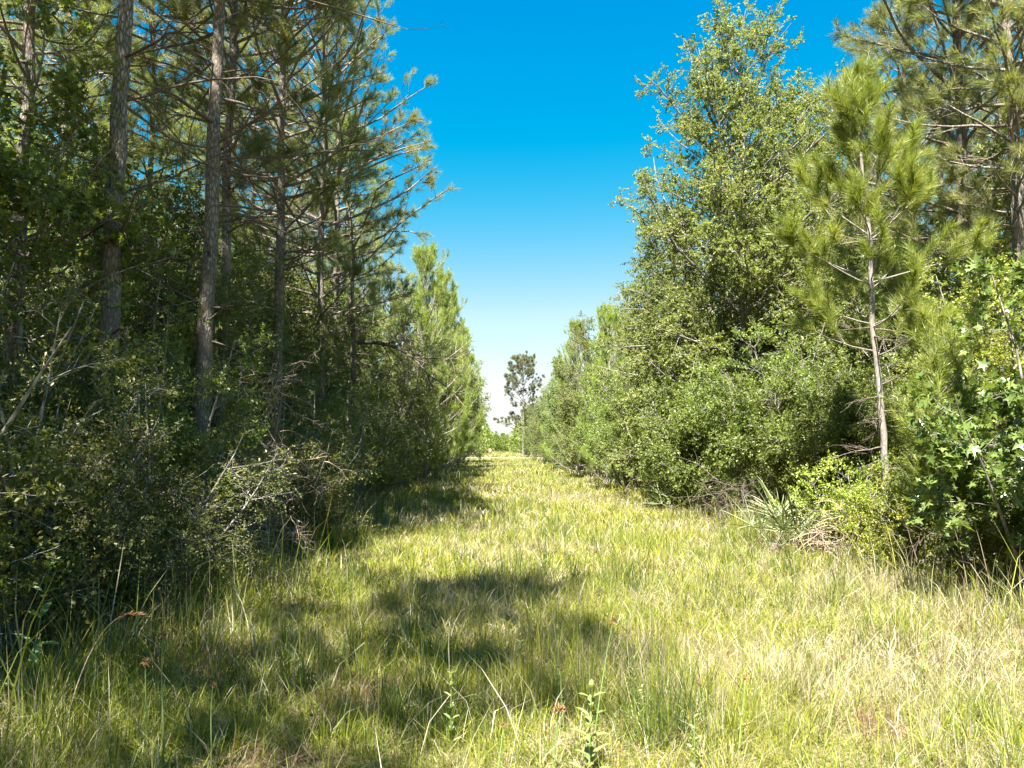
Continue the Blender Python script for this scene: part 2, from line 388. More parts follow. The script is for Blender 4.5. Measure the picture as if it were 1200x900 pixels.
# ---- ground
def ground():
    m, nt, out = newmat('meadow soil'); L = nt.links
    tc = nt.nodes.new('ShaderNodeTexCoord')
    n1 = nt.nodes.new('ShaderNodeTexNoise'); n1.inputs['Scale'].default_value = .9; n1.inputs['Detail'].default_value = 6
    n2 = nt.nodes.new('ShaderNodeTexNoise'); n2.inputs['Scale'].default_value = 26; n2.inputs['Detail'].default_value = 5
    for n in (n1, n2): L.new(tc.outputs['Object'], n.inputs['Vector'])
    c1 = ramp(nt, [(.3, (.10, .075, .045)), (.5, (.17, .14, .07)), (.7, (.16, .17, .05))], n1.outputs[0])
    c2 = ramp(nt, [(.3, (.45, .45, .45)), (.7, (1.3, 1.3, 1.3))], n2.outputs[0])
    mx = nt.nodes.new('ShaderNodeMix'); mx.data_type = 'RGBA'; mx.blend_type = 'MULTIPLY'; mx.inputs[0].default_value = 1
    L.new(c1, mx.inputs[6]); L.new(c2, mx.inputs[7])
    p = nt.nodes.new('ShaderNodeBsdfPrincipled'); p.inputs['Roughness'].default_value = .95; p.inputs['Specular IOR Level'].default_value = .1
    L.new(mx.outputs[2], p.inputs['Base Color'])
    b = nt.nodes.new('ShaderNodeBump'); b.inputs['Distance'].default_value = .05; L.new(n2.outputs[0], b.inputs['Height']); L.new(b.outputs[0], p.inputs['Normal'])
    L.new(p.outputs[0], out.inputs[0])
    xs = np.concatenate([[-900, -300, -100], np.linspace(-30, 30, 61), [100, 300, 900]])
    ys = np.concatenate([[-300, -60], np.linspace(-10, 60, 71), [80, 110, 150, 200, 300, 500, 900, 1500]])
    gx, gy = np.meshgrid(xs, ys, indexing='ij')
    near = np.clip((70 - gy) / 20, 0, 1) * np.clip((40 - abs(gx)) / 15, 0, 1)
    gz = (vnoise(gx, gy, 5, 2.5) - .5) * .07 * near
    V = np.stack([gx, gy, gz], -1).reshape(1, -1, 3)
    ny = len(ys); f = [(i * ny + j, (i + 1) * ny + j, (i + 1) * ny + j + 1, i * ny + j + 1) for i in range(len(xs) - 1) for j in range(ny - 1)]
    mb = MB(); mb.add(V, f)
    single('ground', mb.mesh('ground', m, True), kind='structure')
    mb = MB()                                # sandy track crossing the far end of the lane
    x = np.linspace(-120, 120, 41); w = 3.2
    yc = 118 + vnoise(x, x * 0, 9, 14) * 1.2
    V = np.concatenate([np.stack([x, yc - w, x * 0 + .03], 1), np.stack([x, yc, x * 0 + .22], 1), np.stack([x, yc + w, x * 0 + .03], 1)])[None]
    f = [(r * 41 + i, r * 41 + i + 1, (r + 1) * 41 + i + 1, (r + 1) * 41 + i) for r in (0, 1) for i in range(40)]
    mb.add(V, f)
    single('dirt_road', mb.mesh('dirt_road', plain('pale sand', (.22, .18, .12)), True), kind='structure')
ground()

# ---- grass: one mass of blades over the lane and its verges
def grass():
    rng = np.random.default_rng(11)
    def left_edge(y): return -2.9 - .012 * y + .5 * (vnoise(y, y * 0, 3, 2.2) - .5)
    def right_edge(y): return 4.9 - .004 * y + .6 * (vnoise(y, y * 0, 4, 2.0) - .5)
    bands = [(1.5, 3.2, 240, 18, 2200, .0036), (3.2, 5.5, 215, 17, 1750, .0040), (5.5, 9, 130, 16, 1050, .0053), (9, 15, 58, 14, 440, .0085), (15, 25, 28, 13, 210, .013),
             (25, 44, 10, 11, 75, .024), (44, 75, 4.4, 10, 34, .04), (75, 114, 2.2, 10, 18, .06), (121, 330, .28, 10, 2, .22)]
    mb = MB()
    def blades(x, y, h, az, lean, tint, dry, w):
        n = len(x)
        hd = np.stack([np.cos(az), np.sin(az), 0 * az], 1)
        base = np.stack([x, y, 0 * x - .03], 1)
        def seg(a): return hd * np.sin(a)[:, None] + np.array([0, 0, 1.]) * np.cos(a)[:, None]
        kink = rng.normal(0, .6, n)                     # some blades are broken over
        p1 = base + seg(lean * .5) * (h * .40)[:, None]; p2 = p1 + seg(lean * 1.1 + kink * .4) * (h * .34)[:, None]; p3 = p2 + seg(lean * 1.8 + kink) * (h * .30)[:, None]
        fa = rng.uniform(0, 6.3, n); wd = np.stack([np.cos(fa), np.sin(fa), 0 * fa], 1) * (w * rng.uniform(.5, 1.35, n) * .5)[:, None]
        V = np.stack([base - wd * .7, base + wd * .7, p1 - wd, p1 + wd, p2 - wd * .7, p2 + wd * .7, p3], 1)
        mb.add(V, [(0, 1, 3, 2), (2, 3, 5, 4), (4, 5, 6)], tint, dry)
    def inside_of(x, y): return np.minimum(x - left_edge(y), right_edge(y) - x)
    for y0, y1, td, tb_, ld, w in bands:
        area = (y1 - y0) * 13.5
        # tufts
        n = int(area * td); x = rng.uniform(-6.0, 7.5, n); y = rng.uniform(y0, y1, n)
        ins = inside_of(x, y)
        keep = (np.abs(x) < y * .85 + 1.4) & (rng.random(n) < np.clip(.72 + ins * .7, .04, 1) * np.clip(-.05 + 1.6 * vnoise(x, y, 21, .38), 0, 1))
        x, y, ins = x[keep], y[keep], ins[keep]; n = len(x)
        patch = vnoise(x, y, 31, 1.3) * .5 + vnoise(x, y, 32, .4) * .35 + vnoise(x, y, 33, 4) * .3
        edge = np.clip(1.1 - np.abs(ins - .1) * 1.4, 0, 1)
        th = (.10 + .21 * vnoise(x, y, 41, .7) ** 1.3 + .16 * edge) * rng.uniform(.6, 1.4, n)
        pd = np.clip((patch - .37) * 1.5, .12, .68)
        sedge = rng.random(n) < .06 + .10 * (vnoise(x, y, 61, 1.0) > .62)     # dark upright sedge clumps
        for sx, sy, sr in ((.82, 4.35, .42), (.45, 4.0, .3), (-.35, 4.6, .5), (-.7, 6.3, .6), (1.3, 9.0, .6), (2.6, 6.2, .35), (-1.5, 5.2, .45)):
            sedge |= (np.hypot(x - sx, y - sy) < sr * rng.uniform(.4, 1.1, n)) & (rng.random(n) < .75)
        tg = np.where(sedge, rng.uniform(.0, .16, n), np.clip(.30 + .50 * vnoise(x, y, 34, 1.2) + rng.normal(0, .14, n), .12, 1))
        th = np.where(sedge, th * 1.35, th)
        k = np.repeat(np.arange(n), tb_); m = len(k)
        a0 = rng.uniform(0, 2 * math.pi, m); rr = np.abs(rng.normal(0, .030 + w, m))
        az = a0 + rng.normal(0, .6, m)
        lean = np.clip(.16 + rr * 8 + rng.normal(0, .3, m), .02, 1.5)
        dry = (rng.random(m) < pd[k] * np.where(sedge, .35, 1)[k]).astype(float)
        lean = np.where(dry > 0, lean * 1.25 + .1, lean)
        tint = np.where(dry > 0, rng.random(m) ** .8, np.clip(tg[k] + rng.normal(0, .09, m), 0, 1))
        h = th[k] * rng.uniform(.45, 1.35, m) * np.where(rng.random(m) < .02, 1.7, 1)
        blades(x[k] + np.cos(a0) * rr, y[k] + np.sin(a0) * rr, h, az, lean, tint, dry, w)
        # low tangled thatch between the tufts
        n = int(area * ld); x = rng.uniform(-6.0, 7.5, n); y = rng.uniform(y0, y1, n)
        keep = (np.abs(x) < y * .85 + 1.4) & (rng.random(n) < np.clip(.75 + inside_of(x, y) * .7, .05, 1))
        x, y = x[keep], y[keep]; n = len(x)
        pt = vnoise(x, y, 31, 1.3) * .5 + vnoise(x, y, 32, .4) * .35 + vnoise(x, y, 33, 4) * .3
        dry = (rng.random(n) < np.clip(.22 + (pt - .42) * 1.3, .14, .75)).astype(float)
        tt = np.where(dry > 0, rng.random(n), rng.uniform(.15, .95, n))
        for sx, sy, sr in ((-1.75, 3.35, .4), (-1.15, 3.9, .35), (.35, 3.0, .3), (.15, 5.6, .4), (-.9, 5.0, .4), (2.0, 4.4, .3), (1.4, 6.4, .35), (-2.2, 5.9, .5)):   # matted rusty patches
            q = np.hypot(x - sx, y - sy) < sr * rng.uniform(.3, 1.2, n)
            dry = np.where(q, 1., dry); tt = np.where(q, rng.random(n) ** 2 * .35, tt)
        blades(x, y, rng.uniform(.12, .34, n), rng.uniform(0, 6.3, n), rng.uniform(.5, 1.7, n), tt, dry, w)
    n = 150; x = rng.uniform(-2.9, 3.4, n); y = rng.uniform(2.3, 7.5, n)       # long dry straws arching out of the sward
    blades(x, y, rng.uniform(.4, .7, n), rng.uniform(0, 6.3, n), rng.uniform(.3, 1.15, n), rng.uniform(.3, 1, n), np.ones(n), .0048)
    n = 700; x = np.where(rng.random(n) < .5, left_edge(6.) + rng.normal(0, .35, n), right_edge(8.) + rng.normal(0, .35, n)); y = rng.uniform(3.5, 17, n)
    blades(x, y, rng.uniform(.55, 1.05, n), rng.uniform(0, 6.3, n), rng.uniform(.1, .7, n), rng.uniform(.2, .9, n), (rng.random(n) < .5) * 1., .009)
    o = single('meadow_grass', mb.mesh('meadow_grass', M['grass']), 'knee high green and straw coloured grass covering the lane', 'grass', 'stuff')
    print('grass verts', mb.n)
grass()

# ---- leaf and needle litter on the wood floor, both sides
def litter():
    rng = np.random.default_rng(71)
    n = 52000
    y = rng.uniform(1.5, 45, n) ** 1.0
    side = rng.random(n) < .5
    x = np.where(side, -2.9 - rng.uniform(0, 1, n) ** 1.4 * 12, 4.4 + rng.uniform(0, 1, n) ** 1.4 * 11)
    mb = MB()
    pos = np.stack([x, y, rng.uniform(.0, .07, n)], 1)
    az = rng.uniform(0, 6.3, n)
    d = np.stack([np.cos(az), np.sin(az), rng.normal(0, .25, n)], 1)
    mb.leaves(pos, d, np.array([0, 0, 1.]) + rng.normal(0, .3, (n, 3)), rng.uniform(.06, .16, n), LEAFQ[0], LEAFQ[1], rng.random(n), 1.)
    m = leafmat('fallen leaves', [(0, (.07, .045, .028)), (.7, (.16, .11, .07)), (1, (.28, .22, .15))], trans=.1, rough=.8, spec=.1, var=0)
    single('leaf_litter', mb.mesh('leaf_litter', m), 'brown fallen leaves and needles on the shaded wood floor', 'leaf litter', 'stuff')
litter()

# ------------------------------------------------------------------ prototypes
PINE = [pine(101, 17.5, .46, .132, blen=2.7, dead=40, sec=6, per=62, deadlen=2.1), pine(102, 16.5, .40, .118, blen=2.5, dead=32, sec=6, per=62), pine(103, 18.5, .49, .145, blen=2.8, dead=54, sec=6, per=62, deadlen=2.6), pine(104, 17, .34, .14, blen=3.0, dead=30, sec=6, per=62)]
PINE_DENSE = [pine(111, 14, .20, .17, blen=3.2, dead=12, sec=8, per=56, whorl=.5), pine(112, 15, .24, .18, blen=3.4, dead=16, sec=8, per=56, whorl=.5)]
PINE_EDGE = pine(105, 18, .27, .14, blen=4.1, dead=30, sec=6, per=70, whorl=.62, env=([0, .1, .3, .5, .8, 1], [.6, .95, 1, .85, .62, .3]), up=.03)
PENV = ([0, .2, .45, .7, .88, 1], [.8, 1, .95, .7, .42, .2])
YOUNG = pine(127, 7.0, .43, .055, blen=1.5, dead=18, mat='needle_young', per=130, nl=.2, sec=5, bark='bark_young', up=.10, whorl=.5, topang=66, deadlen=1.0,
             env=PENV, third=1, run=.28, kw=(4, 6), ang=(.35, 1.05), rough=.08, limb=.55)
BENV = ([0, .15, .45, .7, .88, 1], [.95, 1, 1, .85, .6, .25])
BUSHY = [pine(131, 8.5, .03, .10, blen=2.3, dead=0, mat='needle_young', per=52, nl=.22, sec=7, bark='bark_young', up=.17, whorl=.42, topang=62, env=BENV, third=1, run=.26, kw=(4, 6), ang=(.3, 1.0)),
         pine(132, 9.5, .03, .11, blen=2.6, dead=0, mat='needle_young', per=52, nl=.22, sec=7, bark='bark_young', up=.16, whorl=.44, topang=60, env=BENV, third=1, run=.26, kw=(4, 6), ang=(.3, 1.0))]
SAPL = pine(141, 2.6, .30, .022, blen=.75, dead=4, mat='needle_young', per=50, nl=.15, sec=3, bark='bark_young', up=.16, whorl=.22, topang=55, deadlen=.5)
def oak_env(f):
    return np.interp(f, [0, .12, .25, .42, .62, .80, .92, 1], [3.4, 4.4, 4.8, 4.5, 3.6, 2.4, 1.5, .6])
OAK = [broad(201, 14.2, oak_env, .10, .15, n1=150, n2=12, n3=7, per=25, leaf=.064, mat='oak', el=(0, 58), upn=.35, width=1.2),
       broad(202, 13.0, lambda f: oak_env(f) * .9, .12, .14, n1=140, n2=12, n3=7, per=25, leaf=.064, mat='oak', el=(2, 55), upn=.35, width=1.2)]
def mid_env(f): return np.interp(f, [0, .15, .45, .75, 1], [1.5, 2.1, 2.3, 1.5, .3])
MID = [broad(211, 7.5, mid_env, .05, .07, n1=60, n2=9, n3=6, per=16, leaf=.07, mat='shrub', el=(0, 60), upn=.45),
       broad(212, 8.5, lambda f: mid_env(f) * 1.1, .05, .08, n1=66, n2=9, n3=6, per=16, leaf=.07, mat='oak', el=(0, 60), upn=.45)]
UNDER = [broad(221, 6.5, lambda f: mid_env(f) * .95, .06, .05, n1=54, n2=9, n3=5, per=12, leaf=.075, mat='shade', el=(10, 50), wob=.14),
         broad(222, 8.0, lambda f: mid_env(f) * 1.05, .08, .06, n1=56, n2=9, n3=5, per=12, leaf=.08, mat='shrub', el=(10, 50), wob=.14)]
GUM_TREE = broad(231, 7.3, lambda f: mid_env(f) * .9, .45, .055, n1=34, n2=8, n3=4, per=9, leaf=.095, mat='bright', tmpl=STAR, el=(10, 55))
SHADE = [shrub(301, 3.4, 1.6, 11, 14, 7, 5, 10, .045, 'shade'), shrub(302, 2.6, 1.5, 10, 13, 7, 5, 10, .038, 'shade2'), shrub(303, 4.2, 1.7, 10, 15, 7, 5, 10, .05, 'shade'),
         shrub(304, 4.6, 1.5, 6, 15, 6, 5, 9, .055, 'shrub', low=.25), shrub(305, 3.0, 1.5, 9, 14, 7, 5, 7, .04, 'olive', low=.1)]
LIT = [shrub(311, 4.3, 2.1, 12, 16, 8, 6, 10, .056, 'shrub', low=.34, upn=.5), shrub(312, 3.6, 1.9, 11, 15, 8, 6, 10, .054, 'shrub', low=.15, upn=.5), shrub(313, 4.6, 1.7, 11, 15, 7, 6, 10, .05, 'yellow', low=.12, upn=.5)]
LOW = [shrub(321, 1.35, 1.0, 12, 9, 6, 4, 8, .045, 'yellow', tw=.14, low=.25), shrub(322, 1.7, 1.1, 12, 9, 6, 4, 8, .045, 'yellow', tw=.16), shrub(323, 1.5, 1.1, 11, 9, 6, 4, 7, .035, 'shade', tw=.16)]
GUM = shrub(331, 3.5, 1.35, 6, 11, 5, 4, 5, .125, 'star', tmpl=STAR, tw=.26, low=.2, upn=.8)
R = np.random.default_rng(7)

# ------------------------------------------------------------------ left: the shaded pine wood
def P(proto, name, px, Y, label, cat, group=None, s=1., sz=None, rz=None, tilt=(0, 0), x=None):
    return place(proto, name, X(px, Y) if x is None else x, Y, label, cat, group, R.uniform(0, 6.28) if rz is None else rz, s, sz, tilt)
LP = 'tall_pine_tree'
P(PINE[1], LP, 14, 11, 'tall pine trunk at the far left edge, half hidden by leafy branches', 'tree')
P(PINE[0], LP, 116, 9.6, 'nearest tall pine with pale grey bark rising clear above the dark shrubs at left', 'tree', tilt=(0, rad(1.6)), s=1.0)
P(PINE[2], LP, 244, 12.3, 'thick dark pine trunk with many long bare dead limbs, second from the nearest pine', 'tree', tilt=(0, rad(.8)))
P(PINE[1], LP, 263, 14.5, 'pine trunk standing close behind the thick dark pine with bare limbs', 'tree')
P(PINE[3], LP, 324, 17.5, 'straight slim pine between the thick dark pine and the pair at the wood edge', 'tree')
P(PINE_EDGE, LP, 374, 22, 'pale pine at the wood edge, its live boughs reaching out over the lane', 'tree')
P(PINE_EDGE, LP, 391, 26, 'pine just behind the pale pine at the wood edge, boughs against the blue sky', 'tree')
for px, Y, k in [(62, 18, 1), (172, 21, 0), (292, 26, 2), (345, 34, 0), (105, 31, 2), (215, 33, 1), (402, 37, 1), (255, 42, 3), (-30, 20, 1), (370, 48, 0), (425, 54, 1)]:
    P(PINE[k], LP, px, Y, 'slim pine trunk deep in the shaded wood behind the front row of pines', 'tree', 'slim pines deep in the left wood', s=R.uniform(.9, 1.08))
for x, y, pr, sc in [(-6.0, 6.0, PINE[1], 1.), (-3.4, -1.1, PINE[2], .9), (-6.1, 2.9, PINE_DENSE[0], 1.1), (-7.4, -1.0, PINE_DENSE[0], 1.15), (-8.6, 4.4, PINE_DENSE[1], 1.), (-9.6, -4.2, PINE[0], 1.), (-10.5, 1.5, PINE[2], 1.)]:  # unseen pines, added to cast shade on near grass and left shrubs
    P(pr, LP, 0, y, 'unseen tall pine beside the camera, added to cast shade from the left', 'tree', 'unseen shade pines beside the camera', x=x, s=sc)
# understorey trees
UT = 'understory_tree'
P(GUM_TREE, 'sweetgum_tree', 82, 9.2, 'slender sweetgum with bright green sunlit leaves beside the nearest tall pine', 'tree', x=-5.8, s=.95)
for px, Y, k, s, lab in [
    (40, 12.5, 1, .95, 'dark broadleaf understory tree beneath the pines at the far left'),
    (185, 13, 0, .95, 'small dark leafy tree between the nearest pine and the thick dark pine'),
    (230, 17, 1, .9, 'leafy understory tree behind the thick dark pine'),
    (300, 20, 0, 1.05, 'leafy understory tree beside the straight slim pine'),
    (352, 25, 1, .95, 'understory tree beneath the pale pine at the wood edge'),
    (395, 30, 0, 1.2, 'spreading understory tree beyond the pale pine, over dark shrubs'),
    (425, 36, 1, 1.05, 'leafy tree closing the dark row of shrubs before the sunlit bushy pines'),
    (120, 21, 1, 1.0, 'understory tree deep behind the nearest tall pine'),
    (270, 31, 1, 1.1, 'understory tree deep behind the slim pines')]:
    P(UNDER[k], UT, px, Y, lab, 'tree', s=s)
for x, Y, k, s in [(-6.6, 14.5, 0, .85), (-5.6, 18.6, 1, .72), (-6.3, 22.5, 0, 1.05), (-5.9, 27, 1, .95), (-8.4, 12, 1, .8), (-8.8, 16, 0, 1.1), (-9.2, 21, 1, 1.), (-10, 27, 0, 1.3), (-11.5, 13, 1, 1.), (-12.5, 17.5, 0, 1.3), (-13.5, 23, 1, 1.2),
                   (-14, 31, 0, 1.5), (-17, 19, 1, 1.3), (-19, 27, 0, 1.6), (-12.5, 9.5, 0, 1.2), (-16, 13, 1, 1.2), (-18, 37, 1, 1.5), (-12, 38, 0, 1.4), (-24, 31, 1, 1.6), (-23, 22, 0, 1.6)]:
    P(UNDER[k], UT, 0, Y, 'leafy tree filling the shaded wood behind the left front row', 'tree', 'leafy trees deep in the left wood', x=x, s=s)
# shrubs of the dark front
SHN = 'shade_shrub'
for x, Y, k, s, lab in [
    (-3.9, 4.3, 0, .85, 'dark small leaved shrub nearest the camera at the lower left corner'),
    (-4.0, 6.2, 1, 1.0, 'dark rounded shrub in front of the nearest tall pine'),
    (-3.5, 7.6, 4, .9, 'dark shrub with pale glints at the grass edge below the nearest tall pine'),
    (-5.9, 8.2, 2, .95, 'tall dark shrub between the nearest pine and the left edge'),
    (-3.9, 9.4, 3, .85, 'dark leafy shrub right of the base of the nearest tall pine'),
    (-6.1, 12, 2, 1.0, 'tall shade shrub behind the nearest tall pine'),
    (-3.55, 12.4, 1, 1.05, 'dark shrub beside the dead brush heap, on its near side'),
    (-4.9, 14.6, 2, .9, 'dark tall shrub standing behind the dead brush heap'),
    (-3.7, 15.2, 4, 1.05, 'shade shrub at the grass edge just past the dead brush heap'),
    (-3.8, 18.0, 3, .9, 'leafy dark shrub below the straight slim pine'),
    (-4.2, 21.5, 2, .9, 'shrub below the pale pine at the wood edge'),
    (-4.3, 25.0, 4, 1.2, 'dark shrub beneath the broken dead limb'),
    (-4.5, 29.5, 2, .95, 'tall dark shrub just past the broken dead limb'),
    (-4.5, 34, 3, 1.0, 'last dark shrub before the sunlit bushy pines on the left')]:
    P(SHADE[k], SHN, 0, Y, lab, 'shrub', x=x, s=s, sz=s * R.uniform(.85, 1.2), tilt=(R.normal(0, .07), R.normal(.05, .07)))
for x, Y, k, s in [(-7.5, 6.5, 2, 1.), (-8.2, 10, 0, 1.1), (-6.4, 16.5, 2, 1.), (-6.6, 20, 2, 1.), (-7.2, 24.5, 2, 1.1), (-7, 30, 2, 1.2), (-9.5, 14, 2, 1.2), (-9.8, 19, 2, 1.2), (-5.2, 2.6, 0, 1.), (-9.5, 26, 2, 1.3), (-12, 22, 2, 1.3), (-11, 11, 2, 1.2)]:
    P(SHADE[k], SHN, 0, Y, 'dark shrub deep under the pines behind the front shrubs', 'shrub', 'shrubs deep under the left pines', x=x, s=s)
# sunlit bushy pines and trees beyond, on the left
for px, Y, k, s, lab in [
    (500, 37, 1, 1.12, 'sunlit bushy pine with a pointed top, first past the dark shrubs on the left'),
    (519, 46, 0, 1.36, 'sunlit bushy pine second in the row on the left of the lane'),
    (528, 57, 1, 1.28, 'sunlit bushy pine third in the row on the left of the lane'),
    (541, 70, 0, 1.4, 'sunlit bushy pine fourth in the row on the left of the lane')]:
    P(BUSHY[k], 'bushy_pine_tree', px, Y, lab, 'tree', s=s)
P(MID[1], 'broadleaf_tree', 508, 41, 'leafy green tree at the grass edge between the first and second bushy pines', 'tree', s=1.0)
P(MID[0], 'broadleaf_tree', 520, 50, 'leafy tree low at the grass edge beside the third bushy pine', 'tree', s=1.0)
P(MID[1], 'broadleaf_tree', 466, 33, 'light green leafy tree joining the dark shrubs to the sunlit bushy pines on the left', 'tree', s=.95)
P(MID[1], 'broadleaf_tree', 508, 52, 'tall light green tree behind the second bushy pine on the left', 'tree', s=1.3)
P(MID[1], 'broadleaf_tree', 537, 84, 'light green tree next to last in the far left row', 'tree', s=1.35)
for x, Y, k, s, lab in [(-4.1, 37.5, 1, .85, 'light green shrub at the foot of the first sunlit bushy pine on the left'), (-4.0, 44, 0, .75, 'light green shrub at the foot of the second sunlit bushy pine on the left'),
                        (-4.1, 51, 1, .95, 'low leafy shrub at the foot of the third sunlit bushy pine'), (-4.2, 60, 0, .85, 'leafy shrub at the grass edge before the fourth bushy pine'), (-4.4, 73, 1, 1.1, 'dark leafy shrub at the far left end of the grass edge')]:
    P(LIT[k], 'leafy_shrub', 0, Y, lab, 'shrub', x=x, s=s)
P(MID[1], 'broadleaf_tree', 538, 62, 'leafy tree between the third and fourth bushy pines on the left', 'tree', s=1.15)
P(MID[0], 'broadleaf_tree', 545, 80, 'dark green tree near the far end of the left row', 'tree', s=1.4)
P(PINE_DENSE[0], LP, 540, 88, 'grey green pine whose thin boughs close the far left row against pale sky', 'tree', s=.9)
for px, Y, k in [(455, 42, 0), (470, 55, 1), (488, 70, 0), (505, 85, 1)]:
    P(PINE_DENSE[k], LP, px, Y, 'full crowned pine standing behind the sunlit bushy pines on the left', 'tree', 'full crowned pines behind the left row', s=.82)

# ------------------------------------------------------------------ right: the sunlit side
P(OAK[0], 'oak_tree', 880, 22, 'tallest broadleaf tree, loose pale green conical crown on the right of the lane', 'tree')
P(OAK[1], 'oak_tree', 957, 24.5, 'second tall broadleaf tree, behind and right of the tallest one', 'tree')
P(OAK[1], 'oak_tree', 797, 27.5, 'shorter broadleaf tree sloping down from the left side of the tallest one', 'tree', s=.76)
P(YOUNG, 'young_pine_tree', 1037, 11, 'young pine with thin pale trunk and long bright needle brushes', 'tree', rz=.7, tilt=(0, rad(-.6)))
P(PINE_DENSE[1], LP, 1148, 16.5, 'big pine with dark forked trunk behind the young pine', 'tree', s=1.05)
P(PINE[3], LP, 1206, 14, 'tall pine at the upper right corner with slanting bare limbs', 'tree', s=1.05)
P(PINE_DENSE[0], LP, 1085, 21, 'dense pine rising right behind the young pine top', 'tree', s=1.0)
for px, Y, k in [(1230, 20, 1), (1010, 30, 0), (1120, 28, 1), (930, 34, 1), (860, 38, 0), (1190, 25, 0)]:
    P(PINE_DENSE[k], LP, px, Y, 'pine standing behind the tall broadleaf trees on the right', 'tree', 'pines behind the right hand trees')
for px, Y, k, s, name, lab in [
    (905, 16, 0, 1.0, 'leafy_shrub', 'big rounded leafy shrub with dark hollow beneath, below the tallest broadleaf tree'),
    (985, 15, 1, 1.05, 'leafy_shrub', 'leafy shrub between the big rounded shrub and the young pine'),
    (818, 19.5, 1, 1.15, 'leafy_shrub', 'leafy shrub on the far side of the big rounded shrub at the grass edge'),
    (775, 24, 0, 1.05, 'leafy_shrub', 'tall leafy shrub below the loose left side of the tallest broadleaf tree'),
    (1075, 13.5, 1, 1.0, 'leafy_shrub', 'leafy shrub right behind the thin trunk of the young pine'),
    (1140, 12, 2, .85, 'leafy_shrub', 'yellow green shrub between the young pine and the star leaved sweetgum'),
    (1185, 12.5, 2, 1.05, 'leafy_shrub', 'tall yellow green shrub above the star leaved sweetgum'),
    (1165, 9.4, 1, .62, 'leafy_shrub', 'dark leafy shrub at the foot of the star leaved sweetgum'),
    (735, 29, 0, 1.1, 'leafy_shrub', 'leafy shrub in the right hand row, before the light green bushy pine')]:
    P((LIT)[k], name, px, Y, lab, 'shrub', s=s)
for x, Y, k, s, lab in [(5.6, 34.5, 1, .9, 'leafy shrub at the foot of the nearest light green bushy pine on the right'), (5.4, 42, 0, .75, 'low leafy shrub on the right grass edge before the second bushy pine'),
                        (5.2, 50, 1, .9, 'low leafy shrub at the foot of the second bushy pine on the right'), (5.0, 60, 0, .8, 'low leafy shrub before the third bushy pine on the right'), (4.9, 72, 1, 1.0, 'small leafy shrub far along the right grass edge')]:
    P(LIT[k], 'leafy_shrub', 0, Y, lab, 'shrub', x=x, s=s)
P(GUM, 'sweetgum_sapling', 1212, 7.8, 'sweetgum sapling with large glossy star shaped leaves at the right edge', 'tree', s=.9, sz=1.0)
P(SAPL, 'pine_sapling', 1112, 8.9, 'small yellow green pine sapling with bare thin stem beside the sweetgum', 'tree')
P(LOW[0], 'low_shrub', 1005, 11.4, 'low spreading yellow green shrub right of the palmetto', 'shrub')
P(LOW[1], 'low_shrub', 1085, 9.6, 'low yellow green shrub at the foot of the pine sapling', 'shrub', s=.85)
P(LOW[0], 'low_shrub', 1066, 10.2, 'low shrub hiding the base of the young pine trunk', 'shrub', s=.9)
P(LOW[2], 'low_shrub', 1195, 8.2, 'dark low shrub at the right edge under the sweetgum', 'shrub', s=.9)
for px, Y, k, s, proto, name, lab in [
    (712, 33, 0, .86, BUSHY, 'bushy_pine_tree', 'light green bushy pine in the right hand row, nearest of its kind there'),
    (735, 38, 1, 1.0, MID, 'broadleaf_tree', 'leafy tree behind the nearest light green bushy pine on the right'),
    (690, 40, 1, .95, MID, 'broadleaf_tree', 'leafy tree in the right row past the nearest light green bushy pine'),
    (676, 47, 1, .92, BUSHY, 'bushy_pine_tree', 'second light green bushy pine in the right hand row'),
    (664, 55, 0, 1.0, MID, 'broadleaf_tree', 'leafy tree between the second and third bushy pines on the right'),
    (655, 64, 0, 1.0, BUSHY, 'bushy_pine_tree', 'third light green bushy pine in the right hand row'),
    (647, 75, 0, 1.0, MID, 'broadleaf_tree', 'leafy tree past the third bushy pine on the right'),
    (640, 88, 1, .95, MID, 'broadleaf_tree', 'dark green tree at the far end of the right hand row'),
    (634, 98, 0, .9, MID, 'broadleaf_tree', 'second to last tree of the right row, beside the lone pine'),
    (624, 110, 0, .85, MID, 'broadleaf_tree', 'last small tree of the right row, hiding the foot of the lone pine')]:
    P(proto[k], name, px, Y, lab, 'tree', s=s)
for px, Y, k, s in [(800, 32, 1, 1.1), (770, 40, 0, 1.2), (735, 48, 1, 1.05), (715, 58, 0, 1.1), (690, 70, 1, 1.05), (672, 84, 0, 1.), (850, 29, 0, 1.2), (1050, 19, 1, .9), (1100, 17, 0, .85), (1240, 15, 1, 1.), (1000, 19.5, 0, .95)]:
    P(MID[k], 'broadleaf_tree', px, Y, 'leafy tree filling the wood behind the front row on the right', 'tree', 'leafy trees behind the right hand row', s=s)

# ---- lone far pine
far_pine = pine(151, 17.5, .28, .2, blen=5.4, dead=6, mat='needle_haze', per=46, nl=.5, sec=8, whorl=.85, up=.06, nw=.03,
                env=([0, .1, .25, .4, .5, .8, 1], [1.05, .9, .45, .95, 1, .8, .3]))
P(far_pine, 'lone_pine_tree', 613, 140, 'lone distant pine with layered crown coloured grey green for haze at the end of the lane', 'tree')

